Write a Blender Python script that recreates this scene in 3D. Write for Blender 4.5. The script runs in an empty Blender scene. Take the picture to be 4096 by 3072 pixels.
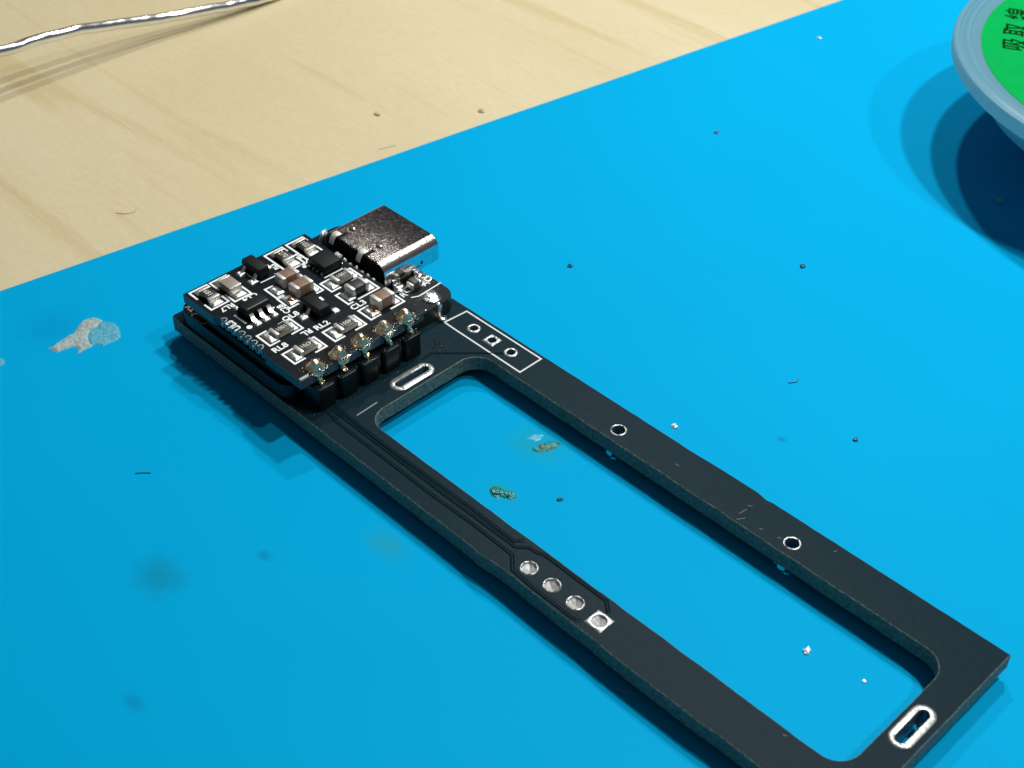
import bpy, bmesh, math, random
from mathutils import Vector, Matrix, noise

random.seed(7)
S = bpy.context.scene
S.unit_settings.system = 'METRIC'
S.unit_settings.scale_length = 0.001            # one unit is one millimetre
COL = S.collection
MATZ = -2.5          # top of the silicone mat (the carrier board's top face is z = 0)
DESKZ = -4.5

# ------------------------------------------------------------------ camera, world, lamps, exposure
cam_d = bpy.data.cameras.new('camera')
cam = bpy.data.objects.new('camera', cam_d); COL.objects.link(cam)
Rm = ((0.701636867594382, 0.7124849823459493, 0.008417598460120357),
      (0.466122035664008, -0.4500257785683901, -0.7617132311390915),
      (-0.5389211017401199, 0.5383697136312613, -0.647859627962577))
M = Matrix(((Rm[0][0], -Rm[1][0], -Rm[2][0], 101.727),
            (Rm[0][1], -Rm[1][1], -Rm[2][1], -54.872),
            (Rm[0][2], -Rm[1][2], -Rm[2][2], 86.005),
            (0, 0, 0, 1)))
cam.matrix_world = M
cam_d.sensor_width = 36.0
cam_d.lens = 5791.0 / 4096 * 36
cam_d.clip_start = 1.0; cam_d.clip_end = 3000.0
cam_d.dof.use_dof = True
cam_d.dof.focus_distance = 131.0
cam_d.dof.aperture_fstop = 0.085
S.camera = cam

W = bpy.data.worlds.new('World'); S.world = W; W.use_nodes = True
W.node_tree.nodes['Background'].inputs[0].default_value = (0.80, 0.86, 1.0, 1)
W.node_tree.nodes['Background'].inputs[1].default_value = 0.092

def lamp(u, v, z, sx, sy, power):
    d = bpy.data.lights.new('desk_lamp_strip', 'AREA'); d.shape = 'RECTANGLE'
    d.size = sx; d.size_y = sy; d.energy = power; d.color = (1.0, 0.975, 0.92)
    o = bpy.data.objects.new('desk_lamp_strip', d); COL.objects.link(o); o.location = (u, v, z)
    return o
LZ = 297.5
LP = 5.95e5
lamp(221, 120, LZ, 13, 17, LP * 0.60)
lamp(101, 139, LZ, 13, 17, LP * 1.00)
lamp(-29, 185, LZ, 13, 17, LP * 1.00)
lamp(-137, 215, LZ, 13, 17, LP * 0.90)

vs = S.view_settings
vs.view_transform = 'Standard'; vs.look = 'None'; vs.exposure = 0.0; vs.gamma = 1.0
try: vs.use_curve_mapping = False
except Exception: pass
S.cycles.max_bounces = 8; S.cycles.diffuse_bounces = 4; S.cycles.glossy_bounces = 4
S.cycles.use_denoising = True

# ------------------------------------------------------------------ materials
def nt(name):
    m = bpy.data.materials.new(name); m.use_nodes = True
    t = m.node_tree; return m, t, t.nodes['Principled BSDF']
def node(t, kind, **kw):
    n = t.nodes.new(kind)
    for k, v in kw.items(): setattr(n, k, v)
    return n
def tex(t, scale, detail=3.0, rough=0.5, coord='Object', mapping=None, dist=0.0):
    tc = node(t, 'ShaderNodeTexCoord'); n = node(t, 'ShaderNodeTexNoise')
    n.inputs['Scale'].default_value = scale; n.inputs['Detail'].default_value = detail
    n.inputs['Roughness'].default_value = rough; n.inputs['Distortion'].default_value = dist
    src = tc.outputs[coord]
    if mapping:
        mp = node(t, 'ShaderNodeMapping'); mp.inputs['Rotation'].default_value = (0, 0, mapping[0])
        mp.inputs['Scale'].default_value = mapping[1]
        t.links.new(src, mp.inputs[0]); src = mp.outputs[0]
    t.links.new(src, n.inputs['Vector'])
    return n
def ramp(t, fac, stops):
    r = node(t, 'ShaderNodeValToRGB'); e = r.color_ramp.elements
    while len(e) < len(stops): e.new(0.5)
    for k, (p, c) in enumerate(stops):
        e[k].position = p; e[k].color = c if len(c) == 4 else (*c, 1)
    t.links.new(fac, r.inputs[0]); return r
def bump(t, h, strength, dist, b):
    n = node(t, 'ShaderNodeBump'); n.inputs['Strength'].default_value = strength
    n.inputs['Distance'].default_value = dist
    t.links.new(h, n.inputs['Height']); t.links.new(n.outputs[0], b.inputs['Normal']); return n
def simple(name, col, rough=0.5, metal=0.0, nscale=None, var=0.25, bs=0.0, bd=0.02, bscale=None, spec=0.5, coat=0.0, rvar=0.0):
    m, t, b = nt(name)
    b.inputs['Roughness'].default_value = rough; b.inputs['Metallic'].default_value = metal
    b.inputs['Specular IOR Level'].default_value = spec
    if coat: b.inputs['Coat Weight'].default_value = coat; b.inputs['Coat Roughness'].default_value = 0.08
    if nscale:
        n = tex(t, nscale, 4.0)
        lo = tuple(c * (1 - var) for c in col); hi = tuple(min(1, c * (1 + var)) for c in col)
        r = ramp(t, n.outputs['Fac'], [(0.3, lo), (0.7, hi)]); t.links.new(r.outputs[0], b.inputs['Base Color'])
        if rvar:
            mr = node(t, 'ShaderNodeMapRange'); mr.inputs[1].default_value = .3; mr.inputs[2].default_value = .7
            mr.inputs[3].default_value = max(0.02, rough - rvar); mr.inputs[4].default_value = rough + rvar
            t.links.new(n.outputs['Fac'], mr.inputs[0]); t.links.new(mr.outputs[0], b.inputs['Roughness'])
    else: b.inputs['Base Color'].default_value = (*col, 1)
    if bs: bump(t, tex(t, bscale or 6.0, 5.0, 0.6).outputs['Fac'], bs, bd, b)
    return m

mask_m = simple('matte_black_solder_mask', (0.0065, 0.0205, 0.0305), 0.37, 0, 1.6, 0.10, 0.45, 0.025, 4.5, spec=0.03)
edge3_m = simple('shaded_board_edge', (0.014, 0.019, 0.02), 0.35, 0, 2.5, 0.4, 0.5, 0.05, 3, spec=0.2)  # darkened copy of the board edge; shade within the stack put into the colour
gap_m = simple('deep_black_mask', (0.0030, 0.0100, 0.0150), 0.6, 0, 3, .2, spec=0.0)
mask2_m = simple('black_solder_mask_upper', (0.0035, 0.0075, 0.0115), 0.33, 0, 1.6, 0.25, 0.25, 0.02, 4.0, spec=0.16)
edge_m = simple('glass_fibre_edge', (0.095, 0.128, 0.105), 0.6, 0, 3.2, 0.45, 1.0, 0.14, 3.0)
edge2_m = simple('glass_fibre_edge_dark', (0.040, 0.062, 0.066), 0.4, 0, 2.5, 0.3, 0.5, 0.05, 4)
silk_m = simple('white_ink', (0.80, 0.86, 0.87), 0.6, 0, 3.0, 0.06)
scr2_m = simple('grey_scrape', (0.20, 0.22, 0.225), 0.5, 0, 3, .2)
scr_m = simple('pale_scratch', (0.075, 0.09, 0.095), 0.5, 0, 3, .2)
csilk_m = simple('carrier_ink', (0.60, 0.66, 0.67), 0.6, 0, 3, .08)
dimsilk_m = simple('worn_white_ink', (0.34, 0.36, 0.36), 0.6, 0, 3.0, 0.2)
solder_m = simple('tin_solder', (0.80, 0.80, 0.78), 0.24, 1.0, 2.5, 0.14, 0.55, 0.10, 3.0, rvar=0.1)
pad_m = simple('tinned_pad', (0.82, 0.82, 0.79), 0.42, 1.0, 3.0, 0.12, 0.7, 0.07, 3.4, rvar=0.12)
joint_m = simple('gold_cast_solder_joint', (0.97, 0.76, 0.50), 0.25, 1.0, 1.3, 0.15, 0.8, 0.3, 1.2)  # warm reflections put into the solder colour as a gold tint
flux_m = simple('amber_flux', (0.016, 0.009, 0.004), 0.12, 0, 1.2, 0.5, 0.7, 0.1, 2.2, coat=0.8)
copper_m = simple('copper', (0.80, 0.33, 0.14), 0.3, 1.0, 4, 0.1)
term_m = simple('tin_end_cap', (0.56, 0.56, 0.53), 0.40, 0.7, 4.0, 0.12, 0.3, 0.04, 5)
resb_m = simple('resistor_black_glaze', (0.012, 0.012, 0.013), 0.4, 0, 4.0, 0.2)
cer_m = simple('grey_ceramic_side', (0.36, 0.36, 0.34), 0.6, 0, 3.0, 0.1)
mark_m = simple('resistor_marking_ink', (0.55, 0.54, 0.48), 0.6, 0, 5.0, 0.1)
brown_m = simple('brown_ceramic', (0.20, 0.115, 0.075), 0.45, 0, 3.0, 0.12, 0.15, 0.02, 6)
greyb_m = simple('grey_brown_ceramic', (0.27, 0.24, 0.20), 0.36, 0, 3.0, 0.08, 0.15, 0.02, 6)
dkcap_m = simple('dark_ferrite', (0.018, 0.019, 0.02), 0.42, 0, 5.0, 0.2, 0.2, 0.02, 7)
epoxy_m = simple('black_epoxy', (0.005, 0.0075, 0.0085), 0.5, 0, 4.0, 0.25, 0.45, 0.03, 8, spec=0.2)
plast_m = simple('black_header_plastic', (0.005, 0.009, 0.010), 0.3, 0, 2.0, 0.25, 0.4, 0.04, 5, spec=0.25)
leadm = simple('tinned_lead', (0.83, 0.83, 0.80), 0.28, 1.0, 4.0, 0.1, 0.3, 0.03, 6)
plate_m = simple('plated_hole', (0.34, 0.355, 0.355), 0.34, 0.65, 2.0, 0.3, 0.5, 0.07, 2.2)
barrel_m = simple('blue_cast_barrel', (0.10, 0.22, 0.32), 0.3, 0.7, 3, .3, .5, .06, 3)  # blue reflection of the mat put into the plating colour
fill_m = simple('lit_hole_wall_grey', (0.44, 0.455, 0.455), 0.42, 0.25, 2.5, 0.3, 0.5, 0.1, 2.5)  # grey of the lit hole walls, put into the plug colour
tab_m = simple('lit_tab_steel', (0.72, 0.70, 0.66), 0.45, 0.55, 4, .15)  # lamp's gleam on the tabs put into a paler, half-diffuse steel
white_m = simple('white_pin_tip', (0.7, 0.72, 0.72), 0.4, 0.3, 4, 0.1)

# USB shell: dark room's reflection put into the steel colour; mottled and scratched
shell_m, t, b = nt('scuffed_steel_shell')
b.inputs['Metallic'].default_value = 1.0
n = tex(t, 3.2, 5, 0.62, dist=0.6)
r = ramp(t, n.outputs['Fac'], [(0.3, (0.19, 0.165, 0.15)), (0.62, (0.34, 0.31, 0.29))]); t.links.new(r.outputs[0], b.inputs['Base Color'])
r2 = ramp(t, n.outputs['Fac'], [(0.35, (0.16,) * 3), (0.7, (0.32,) * 3)]); t.links.new(r2.outputs[0], b.inputs['Roughness'])
n2 = tex(t, 5.5, 3, 0.6, dist=1.5)
bump(t, n2.outputs['Fac'], 0.27, 0.10, b)

side_m = simple('polished_steel_side', (0.66, 0.66, 0.66), 0.16, 1.0, 2.0, 0.1, 0.12, 0.05, 1.5)

# solder wire
wire_m = simple('bright_solder_wire', (0.78, 0.79, 0.78), 0.16, 1.0, 1.0, 0.06, 0.15, 0.08, 0.5)

# blue silicone mat with a few stains
mat_m, t, b = nt('blue_silicone')
b.inputs['Roughness'].default_value = 0.55; b.inputs['Specular IOR Level'].default_value = 0.02
n = tex(t, 0.02, 3, 0.5)
base = ramp(t, n.outputs['Fac'], [(0.3, (0.0004, 0.318, 0.615)), (0.7, (0.0004, 0.338, 0.645))])
cur = base.outputs[0]
tc = node(t, 'ShaderNodeTexCoord')
wob = tex(t, 0.8, 4, 0.6)
def stain(cur, x, y, rx, ry, col, amount, hard=0.25, seed=0.0, wobble=0.9):
    mp = node(t, 'ShaderNodeMapping'); mp.vector_type = 'POINT'
    mp.inputs['Location'].default_value = (-x / rx, -y / ry, 0); mp.inputs['Scale'].default_value = (1 / rx, 1 / ry, 0)
    t.links.new(tc.outputs['Object'], mp.inputs[0])
    ln = node(t, 'ShaderNodeVectorMath', operation='LENGTH'); t.links.new(mp.outputs[0], ln.inputs[0])
    ad = node(t, 'ShaderNodeMath', operation='MULTIPLY_ADD'); ad.inputs[1].default_value = wobble
    t.links.new(wob.outputs['Fac'], ad.inputs[0]); t.links.new(ln.outputs['Value'], ad.inputs[2])
    mr = node(t, 'ShaderNodeMapRange', interpolation_type='SMOOTHSTEP')
    mr.inputs[1].default_value = 1.0 + wobble * .5; mr.inputs[2].default_value = hard + wobble * .5
    mr.inputs[3].default_value = 0; mr.inputs[4].default_value = amount
    t.links.new(ad.outputs[0], mr.inputs[0])
    mx = node(t, 'ShaderNodeMix', data_type='RGBA'); mx.inputs[7].default_value = (*col, 1)
    t.links.new(mr.outputs[0], mx.inputs[0]); t.links.new(cur, mx.inputs[6])
    return mx.outputs[2]
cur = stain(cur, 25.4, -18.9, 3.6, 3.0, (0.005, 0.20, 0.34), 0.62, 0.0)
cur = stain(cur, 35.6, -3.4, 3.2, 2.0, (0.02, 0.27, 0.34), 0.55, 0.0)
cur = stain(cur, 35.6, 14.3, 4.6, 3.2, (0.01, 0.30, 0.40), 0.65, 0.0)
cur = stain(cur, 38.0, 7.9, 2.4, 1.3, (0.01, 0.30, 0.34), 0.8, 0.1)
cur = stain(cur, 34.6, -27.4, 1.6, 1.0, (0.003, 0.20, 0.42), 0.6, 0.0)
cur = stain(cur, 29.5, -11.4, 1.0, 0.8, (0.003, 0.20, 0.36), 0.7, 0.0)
cur = stain(cur, 50.6, 30.8, 0.9, 0.5, (0.003, 0.16, 0.38), 0.6, 0.0)
cur = stain(cur, -9.5, -8.0, 5.0, 5.0, (0.001, 0.25, 0.54), 0.5, 0.0)
# faint dust and fine marks
v = node(t, 'ShaderNodeTexVoronoi'); v.inputs['Scale'].default_value = 0.16
t.links.new(tc.outputs['Object'], v.inputs['Vector'])
mr = node(t, 'ShaderNodeMapRange'); mr.inputs[1].default_value = 0.030; mr.inputs[2].default_value = 0.012
mr.inputs[3].default_value = 0; mr.inputs[4].default_value = 0.3
t.links.new(v.outputs['Distance'], mr.inputs[0])
mx = node(t, 'ShaderNodeMix', data_type='RGBA'); mx.inputs[7].default_value = (0.01, 0.17, 0.36, 1)
t.links.new(mr.outputs[0], mx.inputs[0]); t.links.new(cur, mx.inputs[6]); cur = mx.outputs[2]
t.links.new(cur, b.inputs['Base Color'])
bump(t, tex(t, 2.2, 4, 0.6).outputs['Fac'], 0.10, 0.02, b)

# pale maple desk
desk_m, t, b = nt('pale_maple')
b.inputs['Roughness'].default_value = 0.42; b.inputs['Specular IOR Level'].default_value = 0.4
ROT = math.radians(21)
big = tex(t, 0.045, 3, 0.5, mapping=(ROT, (0.25, 1.0, 1.0)))
c1 = ramp(t, big.outputs['Fac'], [(0.3, (0.55, 0.475, 0.295)), (0.5, (0.575, 0.507, 0.322)), (0.72, (0.605, 0.54, 0.362))])
st = tex(t, 0.42, 4, 0.55, mapping=(ROT, (0.035, 0.55, 1.0)), dist=0.5)
c2 = ramp(t, st.outputs['Fac'], [(0.57, (0, 0, 0)), (0.70, (1, 1, 1))])
mx = node(t, 'ShaderNodeMix', data_type='RGBA'); mx.inputs[7].default_value = (0.48, 0.385, 0.19, 1)
ml = node(t, 'ShaderNodeMath', operation='MULTIPLY'); ml.inputs[1].default_value = 0.55
t.links.new(c2.outputs[0], ml.inputs[0]); t.links.new(ml.outputs[0], mx.inputs[0]); t.links.new(c1.outputs[0], mx.inputs[6])
fine = tex(t, 3.0, 5, 0.7, mapping=(ROT, (0.25, 1.4, 1.0)))
c3 = ramp(t, fine.outputs['Fac'], [(0.28, (0.90, 0.885, 0.86)), (0.48, (0.97, 0.97, 0.96)), (0.7, (1.04, 1.03, 1.03))])
mm = node(t, 'ShaderNodeMix', data_type='RGBA', blend_type='MULTIPLY'); mm.inputs[0].default_value = 1
t.links.new(mx.outputs[2], mm.inputs[6]); t.links.new(c3.outputs[0], mm.inputs[7])
t.links.new(mm.outputs[2], b.inputs['Base Color'])
bump(t, fine.outputs['Fac'], 0.12, 0.05, b)

# translucent tub plastic; blue light from the mat is put into the lid colour
tub_m, t, b = nt('milky_plastic_blue_cast')
b.inputs['Base Color'].default_value = (0.24, 0.47, 0.56, 1); b.inputs['Roughness'].default_value = 0.35
tr = node(t, 'ShaderNodeBsdfTranslucent'); tr.inputs[0].default_value = (0.42, 0.74, 0.84, 1)
ms = node(t, 'ShaderNodeMixShader'); ms.inputs[0].default_value = 0.58
o = t.nodes['Material Output']
t.links.new(b.outputs[0], ms.inputs[1]); t.links.new(tr.outputs[0], ms.inputs[2]); t.links.new(ms.outputs[0], o.inputs[0])
wall_m, t, b = nt('milky_plastic_brightened')  # paler copy of the lid plastic, brightened by colour to lift the unlit wall
b.inputs['Base Color'].default_value = (0.62, 0.76, 0.79, 1); b.inputs['Roughness'].default_value = 0.38
tr = node(t, 'ShaderNodeBsdfTranslucent'); tr.inputs[0].default_value = (0.72, 0.88, 0.92, 1)
ms = node(t, 'ShaderNodeMixShader'); ms.inputs[0].default_value = 0.6
t.links.new(b.outputs[0], ms.inputs[1]); t.links.new(tr.outputs[0], ms.inputs[2]); t.links.new(ms.outputs[0], t.nodes['Material Output'].inputs[0])
green_m = simple('green_label_paper', (0.0008, 0.52, 0.115), 0.55, 0, 0.6, 0.05, spec=0.05)
tb = green_m.node_tree; tr = node(tb, 'ShaderNodeBsdfTranslucent'); tr.inputs[0].default_value = (0.10, 0.62, 0.30, 1)
ms = node(tb, 'ShaderNodeMixShader'); ms.inputs[0].default_value = 0.42
tb.links.new(tb.nodes['Principled BSDF'].outputs[0], ms.inputs[1]); tb.links.new(tr.outputs[0], ms.inputs[2]); tb.links.new(ms.outputs[0], tb.nodes['Material Output'].inputs[0])
glet_m = simple('dark_green_print', (0.0015, 0.030, 0.001), 0.6, spec=0.02)
paste_m = simple('dried_grey_paste', (0.30, 0.40, 0.41), 0.6, 0, 4.5, 0.28, 0.9, 0.10, 6.0)
paste2_m = simple('thin_grey_film', (0.065, 0.345, 0.48), 0.5, 0, 4.0, 0.25, 0.9, 0.10, 5.0)
gflux_m = simple('greenish_flux_blob', (0.008, 0.18, 0.18), 0.22, 0, 2.0, 0.5, 0.8, 0.12, 2.6)
oflux_m = simple('olive_flux_flake', (0.016, 0.20, 0.22), 0.42, 0, 2.6, 0.6, 0.8, 0.12, 3.5, spec=.3)
dark_m = simple('dark_crumb', (0.006, 0.075, 0.19), 0.5, 0, 3, 0.3)
bits_m = simple('bright_crumb', (0.80, 0.84, 0.82), 0.35, 0.3, 3, 0.1)
fibre_m = simple('grey_fibre', (0.16, 0.30, 0.36), 0.6, 0, 3, 0.1)
film_m = simple('clear_flux_film', (0.03, 0.35, 0.54), 0.3, 0, 3, .2, .8, .08, 5)
oliv_m = simple('olive_core', (0.10, 0.15, 0.07), 0.35, 0, 3, .4, .8, .1, 5)
tan_m = simple('tan_chip', (0.47, 0.375, 0.19), 0.6, 0, 3, 0.1)

# ------------------------------------------------------------------ mesh helpers
class MB:
    def __init__(s): s.v = []; s.f = []; s.m = []
    def add(s, vs, fs, mi=0):
        k = len(s.v); s.v += [tuple(p) for p in vs]
        s.f += [tuple(i + k for i in f) for f in fs]; s.m += [mi] * len(fs)
    def box(s, x0, x1, y0, y1, z0, z1, mi=0):
        s.add([(x0,y0,z0),(x1,y0,z0),(x1,y1,z0),(x0,y1,z0),(x0,y0,z1),(x1,y0,z1),(x1,y1,z1),(x0,y1,z1)],
              [(3,2,1,0),(4,5,6,7),(0,1,5,4),(1,2,6,5),(2,3,7,6),(3,0,4,7)], mi)
    def prism(s, pts, z0, z1, mi=0, side=None):
        n = len(pts); a = sum(pts[i][0]*pts[(i+1)%n][1]-pts[(i+1)%n][0]*pts[i][1] for i in range(n))
        if a < 0: pts = pts[::-1]
        s.add([(x,y,z0) for x,y in pts] + [(x,y,z1) for x,y in pts], [tuple(range(n))[::-1], tuple(range(n,2*n))], mi)
        k = len(s.v) - 2*n
        s.f += [(k+i, k+(i+1)%n, k+n+(i+1)%n, k+n+i) for i in range(n)]; s.m += [mi if side is None else side]*n
    def ribbon(s, pts, w, z0, z1, mi=0, closed=False, slope=0.0):
        P = [Vector(p) for p in pts]; n = len(P); L = []; R = []
        for i in range(n):
            d0 = (P[i]-P[i-1]).normalized() if (i > 0 or closed) else None
            d1 = (P[(i+1)%n]-P[i]).normalized() if (i < n-1 or closed) else None
            if d0 is None: d0 = d1
            if d1 is None: d1 = d0
            n0 = Vector((-d0.y, d0.x)); n1 = Vector((-d1.y, d1.x)); q = (n0+n1)
            q = q.normalized() if q.length > 1e-6 else n0
            k = min(2.0, 1/max(0.35, q.dot(n0)))
            L.append(P[i]+q*k*w/2); R.append(P[i]-q*k*w/2)
        vs_ = []
        for l, r_ in zip(L, R):
            e = (l-r_).normalized()*slope
            vs_ += [(r_.x,r_.y,z0),(l.x,l.y,z0),(l.x-e.x,l.y-e.y,z1),(r_.x+e.x,r_.y+e.y,z1)]
        fs = []
        for i in range(n if closed else n-1):
            a = 4*i; c = 4*((i+1)%n)
            fs += [(a+3,c+3,c+2,a+2),(a,c,c+3,a+3),(a+2,c+2,c+1,a+1)]
        if not closed: fs += [(0,3,2,1), (4*n-4,4*n-3,4*n-2,4*n-1)]
        s.add(vs_, fs, mi)
    def tube(s, pts, r, seg=12, mi=0):
        P = [Vector(p) for p in pts]; vs_ = []; fs = []; n = len(P)
        rr = r if callable(r) else (lambda i: r)
        for i in range(n):
            d = (P[min(i+1,n-1)]-P[max(i-1,0)]).normalized()
            a = d.cross(Vector((0,0,1))); a = a.normalized() if a.length > 1e-4 else Vector((1,0,0)); c = d.cross(a).normalized()
            for k in range(seg):
                th = 2*math.pi*k/seg; vs_.append(P[i]+(a*math.cos(th)+c*math.sin(th))*rr(i))
        for i in range(n-1):
            for k in range(seg):
                a0=i*seg+k; a1=i*seg+(k+1)%seg; fs.append((a0,a0+seg,a1+seg,a1))
        fs += [tuple(range(seg)), tuple(range((n-1)*seg, n*seg))[::-1]]
        s.add(vs_, fs, mi)
    def lathe(s, prof, cx, cy, seg=96, mi=0, closed=False):
        n = len(prof); vs_ = []; fs = []
        for r_, z in prof:
            for k in range(seg):
                th = 2*math.pi*k/seg; vs_.append((cx+r_*math.cos(th), cy+r_*math.sin(th), z))
        for i in range(n if closed else n-1):
            j = (i+1) % n
            for k in range(seg):
                k1=(k+1)%seg; fs.append((i*seg+k, i*seg+k1, j*seg+k1, j*seg+k))
        s.add(vs_, fs, mi)
    def blob(s, c, rad, amp=0.15, freq=1.3, sub=3, mi=0, seed=0.0, flat=None):
        bm = bmesh.new(); bmesh.ops.create_icosphere(bm, subdivisions=sub, radius=1.0)
        vs_ = []
        for v_ in bm.verts:
            p = v_.co; k = 1 + amp*noise.noise(p*freq+Vector((seed, seed*.7, seed*1.3)))*1.6
            q = Vector((p.x*rad[0]*k+c[0], p.y*rad[1]*k+c[1], p.z*rad[2]*k+c[2]))
            if flat is not None and q.z < flat: q.z = flat
            vs_.append(q)
        s.add(vs_, [tuple(w.index for w in f.verts) for f in bm.faces], mi); bm.free()
    def pillow(s, x0, x1, y0, y1, z0, h, n=9, amp=0.25, mi=0, seed=0.0, corner=4.0):
        # a flattened cushion of solder over a rectangular pad
        vs_ = []; fs = []
        for j in range(n):
            for i in range(n):
                a = -1+2*i/(n-1); c = -1+2*j/(n-1)
                e = max(0.0, 1-abs(a)**corner)*max(0.0, 1-abs(c)**corner)
                nz = noise.noise(Vector((a*1.7+seed, c*1.7-seed, seed*2)))
                z = z0 + h*(0.22+0.78*e**.5*(1+amp*1.8*nz)) if 0 < i < n-1 and 0 < j < n-1 else z0+h*0.12
                vs_.append(((x0+x1)/2+a*(x1-x0)/2, (y0+y1)/2+c*(y1-y0)/2, z))
        for j in range(n-1):
            for i in range(n-1): fs.append((j*n+i, j*n+i+1, (j+1)*n+i+1, (j+1)*n+i))
        k0 = len(vs_); border = [i for i in range(n)]+[j*n+n-1 for j in range(1,n)]+[(n-1)*n+i for i in range(n-2,-1,-1)]+[j*n for j in range(n-2,0,-1)]
        for q in border: vs_.append((vs_[q][0], vs_[q][1], z0))
        for q in range(len(border)):
            q1=(q+1)%len(border); fs.append((k0+q, k0+q1, border[q1], border[q]))
        s.add(vs_, fs, mi)
    def build(s, name, mats, parent=None, smooth=None, bevel=0.0, segs=2, label=None):
        me = bpy.data.meshes.new(name); me.from_pydata(s.v, [], s.f)
        me.polygons.foreach_set('material_index', s.m)
        for m_ in (mats if isinstance(mats, (list, tuple)) else [mats]): me.materials.append(m_)
        me.validate()
        if bevel:
            bm = bmesh.new(); bm.from_mesh(me)
            es = [e for e in bm.edges if len(e.link_faces) == 2 and e.calc_face_angle(0) > 0.6]
            bmesh.ops.bevel(bm, geom=es, offset=bevel, segments=segs, profile=0.6, affect='EDGES', clamp_overlap=True)
            bm.to_mesh(me); bm.free()
        if smooth is not None or bevel:
            me.polygons.foreach_set('use_smooth', [True]*len(me.polygons))
            me.set_sharp_from_angle(angle=math.radians(smooth if smooth is not None else 35))
        me.update()
        o = bpy.data.objects.new(name, me); COL.objects.link(o)
        if parent: o.parent = parent
        if label: o['label'] = label
        return o

def tag(o, label, cat, group=None, kind=None):
    o['label'] = label; o['category'] = cat
    if group: o['group'] = group
    if kind: o['kind'] = kind
    return o
def empty(name, loc=(0, 0, 0)):
    o = bpy.data.objects.new(name, None); COL.objects.link(o); o.location = loc; o.empty_display_size = 2; return o
def circle(cx, cy, r, n=32, rot=0.0):
    return [(cx+r*math.cos(rot+2*math.pi*i/n), cy+r*math.sin(rot+2*math.pi*i/n)) for i in range(n)]
def rrect(x0, x1, y0, y1, r, n=8):
    out = []
    for cx, cy, a in ((x1-r, y1-r, 0), (x0+r, y1-r, 90), (x0+r, y0+r, 180), (x1-r, y0+r, 270)):
        for i in range(n+1):
            th = math.radians(a+90*i/n); out.append((cx+r*math.cos(th), cy+r*math.sin(th)))
    return out
def jitter(pts, step, amp, freq=0.7, seed=0.0):
    out = []
    for i in range(len(pts)):
        a = Vector(pts[i]); c = Vector(pts[(i+1) % len(pts)]); k = max(1, int((c-a).length/step))
        for q in range(k):
            p = a.lerp(c, q/k)
            w = noise.noise_vector(Vector((p.x*freq, p.y*freq, seed)))
            w2 = noise.noise_vector(Vector((p.x*freq*4, p.y*freq*4, seed+5)))
            out.append((p.x+amp*(w.x+.5*w2.x), p.y+amp*(w.y+.5*w2.y)))
    return out
def sheet(name, outer, holes, z0, z1, mats, parent, chamfer=0.045, smooth=30):
    """a board: outline with holes, given thickness and a small chamfer; material 0 on faces, 1 on the cut edges"""
    cu = bpy.data.curves.new(name, 'CURVE'); cu.dimensions = '2D'; cu.fill_mode = 'BOTH'
    cu.extrude = (z1-z0)/2-chamfer; cu.bevel_depth = chamfer; cu.bevel_resolution = 0; cu.offset = -chamfer
    def area(p): return sum(p[i][0]*p[(i+1)%len(p)][1]-p[(i+1)%len(p)][0]*p[i][1] for i in range(len(p)))
    for k, p in enumerate([outer]+holes):
        if (area(p) > 0) != (k == 0): p = p[::-1]
        sp = cu.splines.new('POLY'); sp.points.add(len(p)-1); sp.use_cyclic_u = True
        for q, (x, y) in enumerate(p): sp.points[q].co = (x, y, 0, 1)
    tmp = bpy.data.objects.new(name+'_tmp', cu); COL.objects.link(tmp)
    dg = bpy.context.evaluated_depsgraph_get()
    me = bpy.data.meshes.new_from_object(tmp.evaluated_get(dg)); bpy.data.objects.remove(tmp); bpy.data.curves.remove(cu)
    bm = bmesh.new(); bm.from_mesh(me); bmesh.ops.remove_doubles(bm, verts=bm.verts, dist=0.0005)
    for v_ in bm.verts: v_.co.z += (z0+z1)/2
    bmesh.ops.recalc_face_normals(bm, faces=bm.faces)
    bm.to_mesh(me); bm.free()
    me.materials.clear()
    for m_ in mats: me.materials.append(m_)
    for p in me.polygons: p.material_index = 0 if abs(p.normal.z) > 0.9 else 1
    me.polygons.foreach_set('use_smooth', [True]*len(me.polygons)); me.set_sharp_from_angle(angle=math.radians(smooth))
    me.name = name
    o = bpy.data.objects.new(name, me); COL.objects.link(o); o.parent = parent; return o
def text(name, s_, size, pos, read, z, mat, parent, bold=0.0, thick=0.006, squash=1.0, align='LEFT'):
    """flat lettering: read = direction of reading in degrees from +x"""
    cu = bpy.data.curves.new(name, 'FONT'); cu.body = s_; cu.size = size; cu.extrude = thick; cu.offset = bold
    cu.resolution_u = 3; cu.align_x = align; cu.space_character = 1.05
    tmp = bpy.data.objects.new(name+'_tmp', cu); COL.objects.link(tmp)
    dg = bpy.context.evaluated_depsgraph_get()
    me = bpy.data.meshes.new_from_object(tmp.evaluated_get(dg)); bpy.data.objects.remove(tmp); bpy.data.curves.remove(cu)
    me.transform(Matrix.Translation((pos[0], pos[1], z)) @ Matrix.Rotation(math.radians(read), 4, 'Z') @ Matrix.Diagonal((squash, 1, 1, 1)))
    me.materials.clear(); me.materials.append(mat); me.name = name
    o = bpy.data.objects.new(name, me); COL.objects.link(o); o.parent = parent; return o

# ------------------------------------------------------------------ the setting: desk and mat
d = MB(); d.box(-520, 480, -420, 560, DESKZ-20, DESKZ)
tag(d.build('desk', desk_m), 'pale maple desk top with fine brown grain under the blue mat', 'desk', kind='structure')

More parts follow.
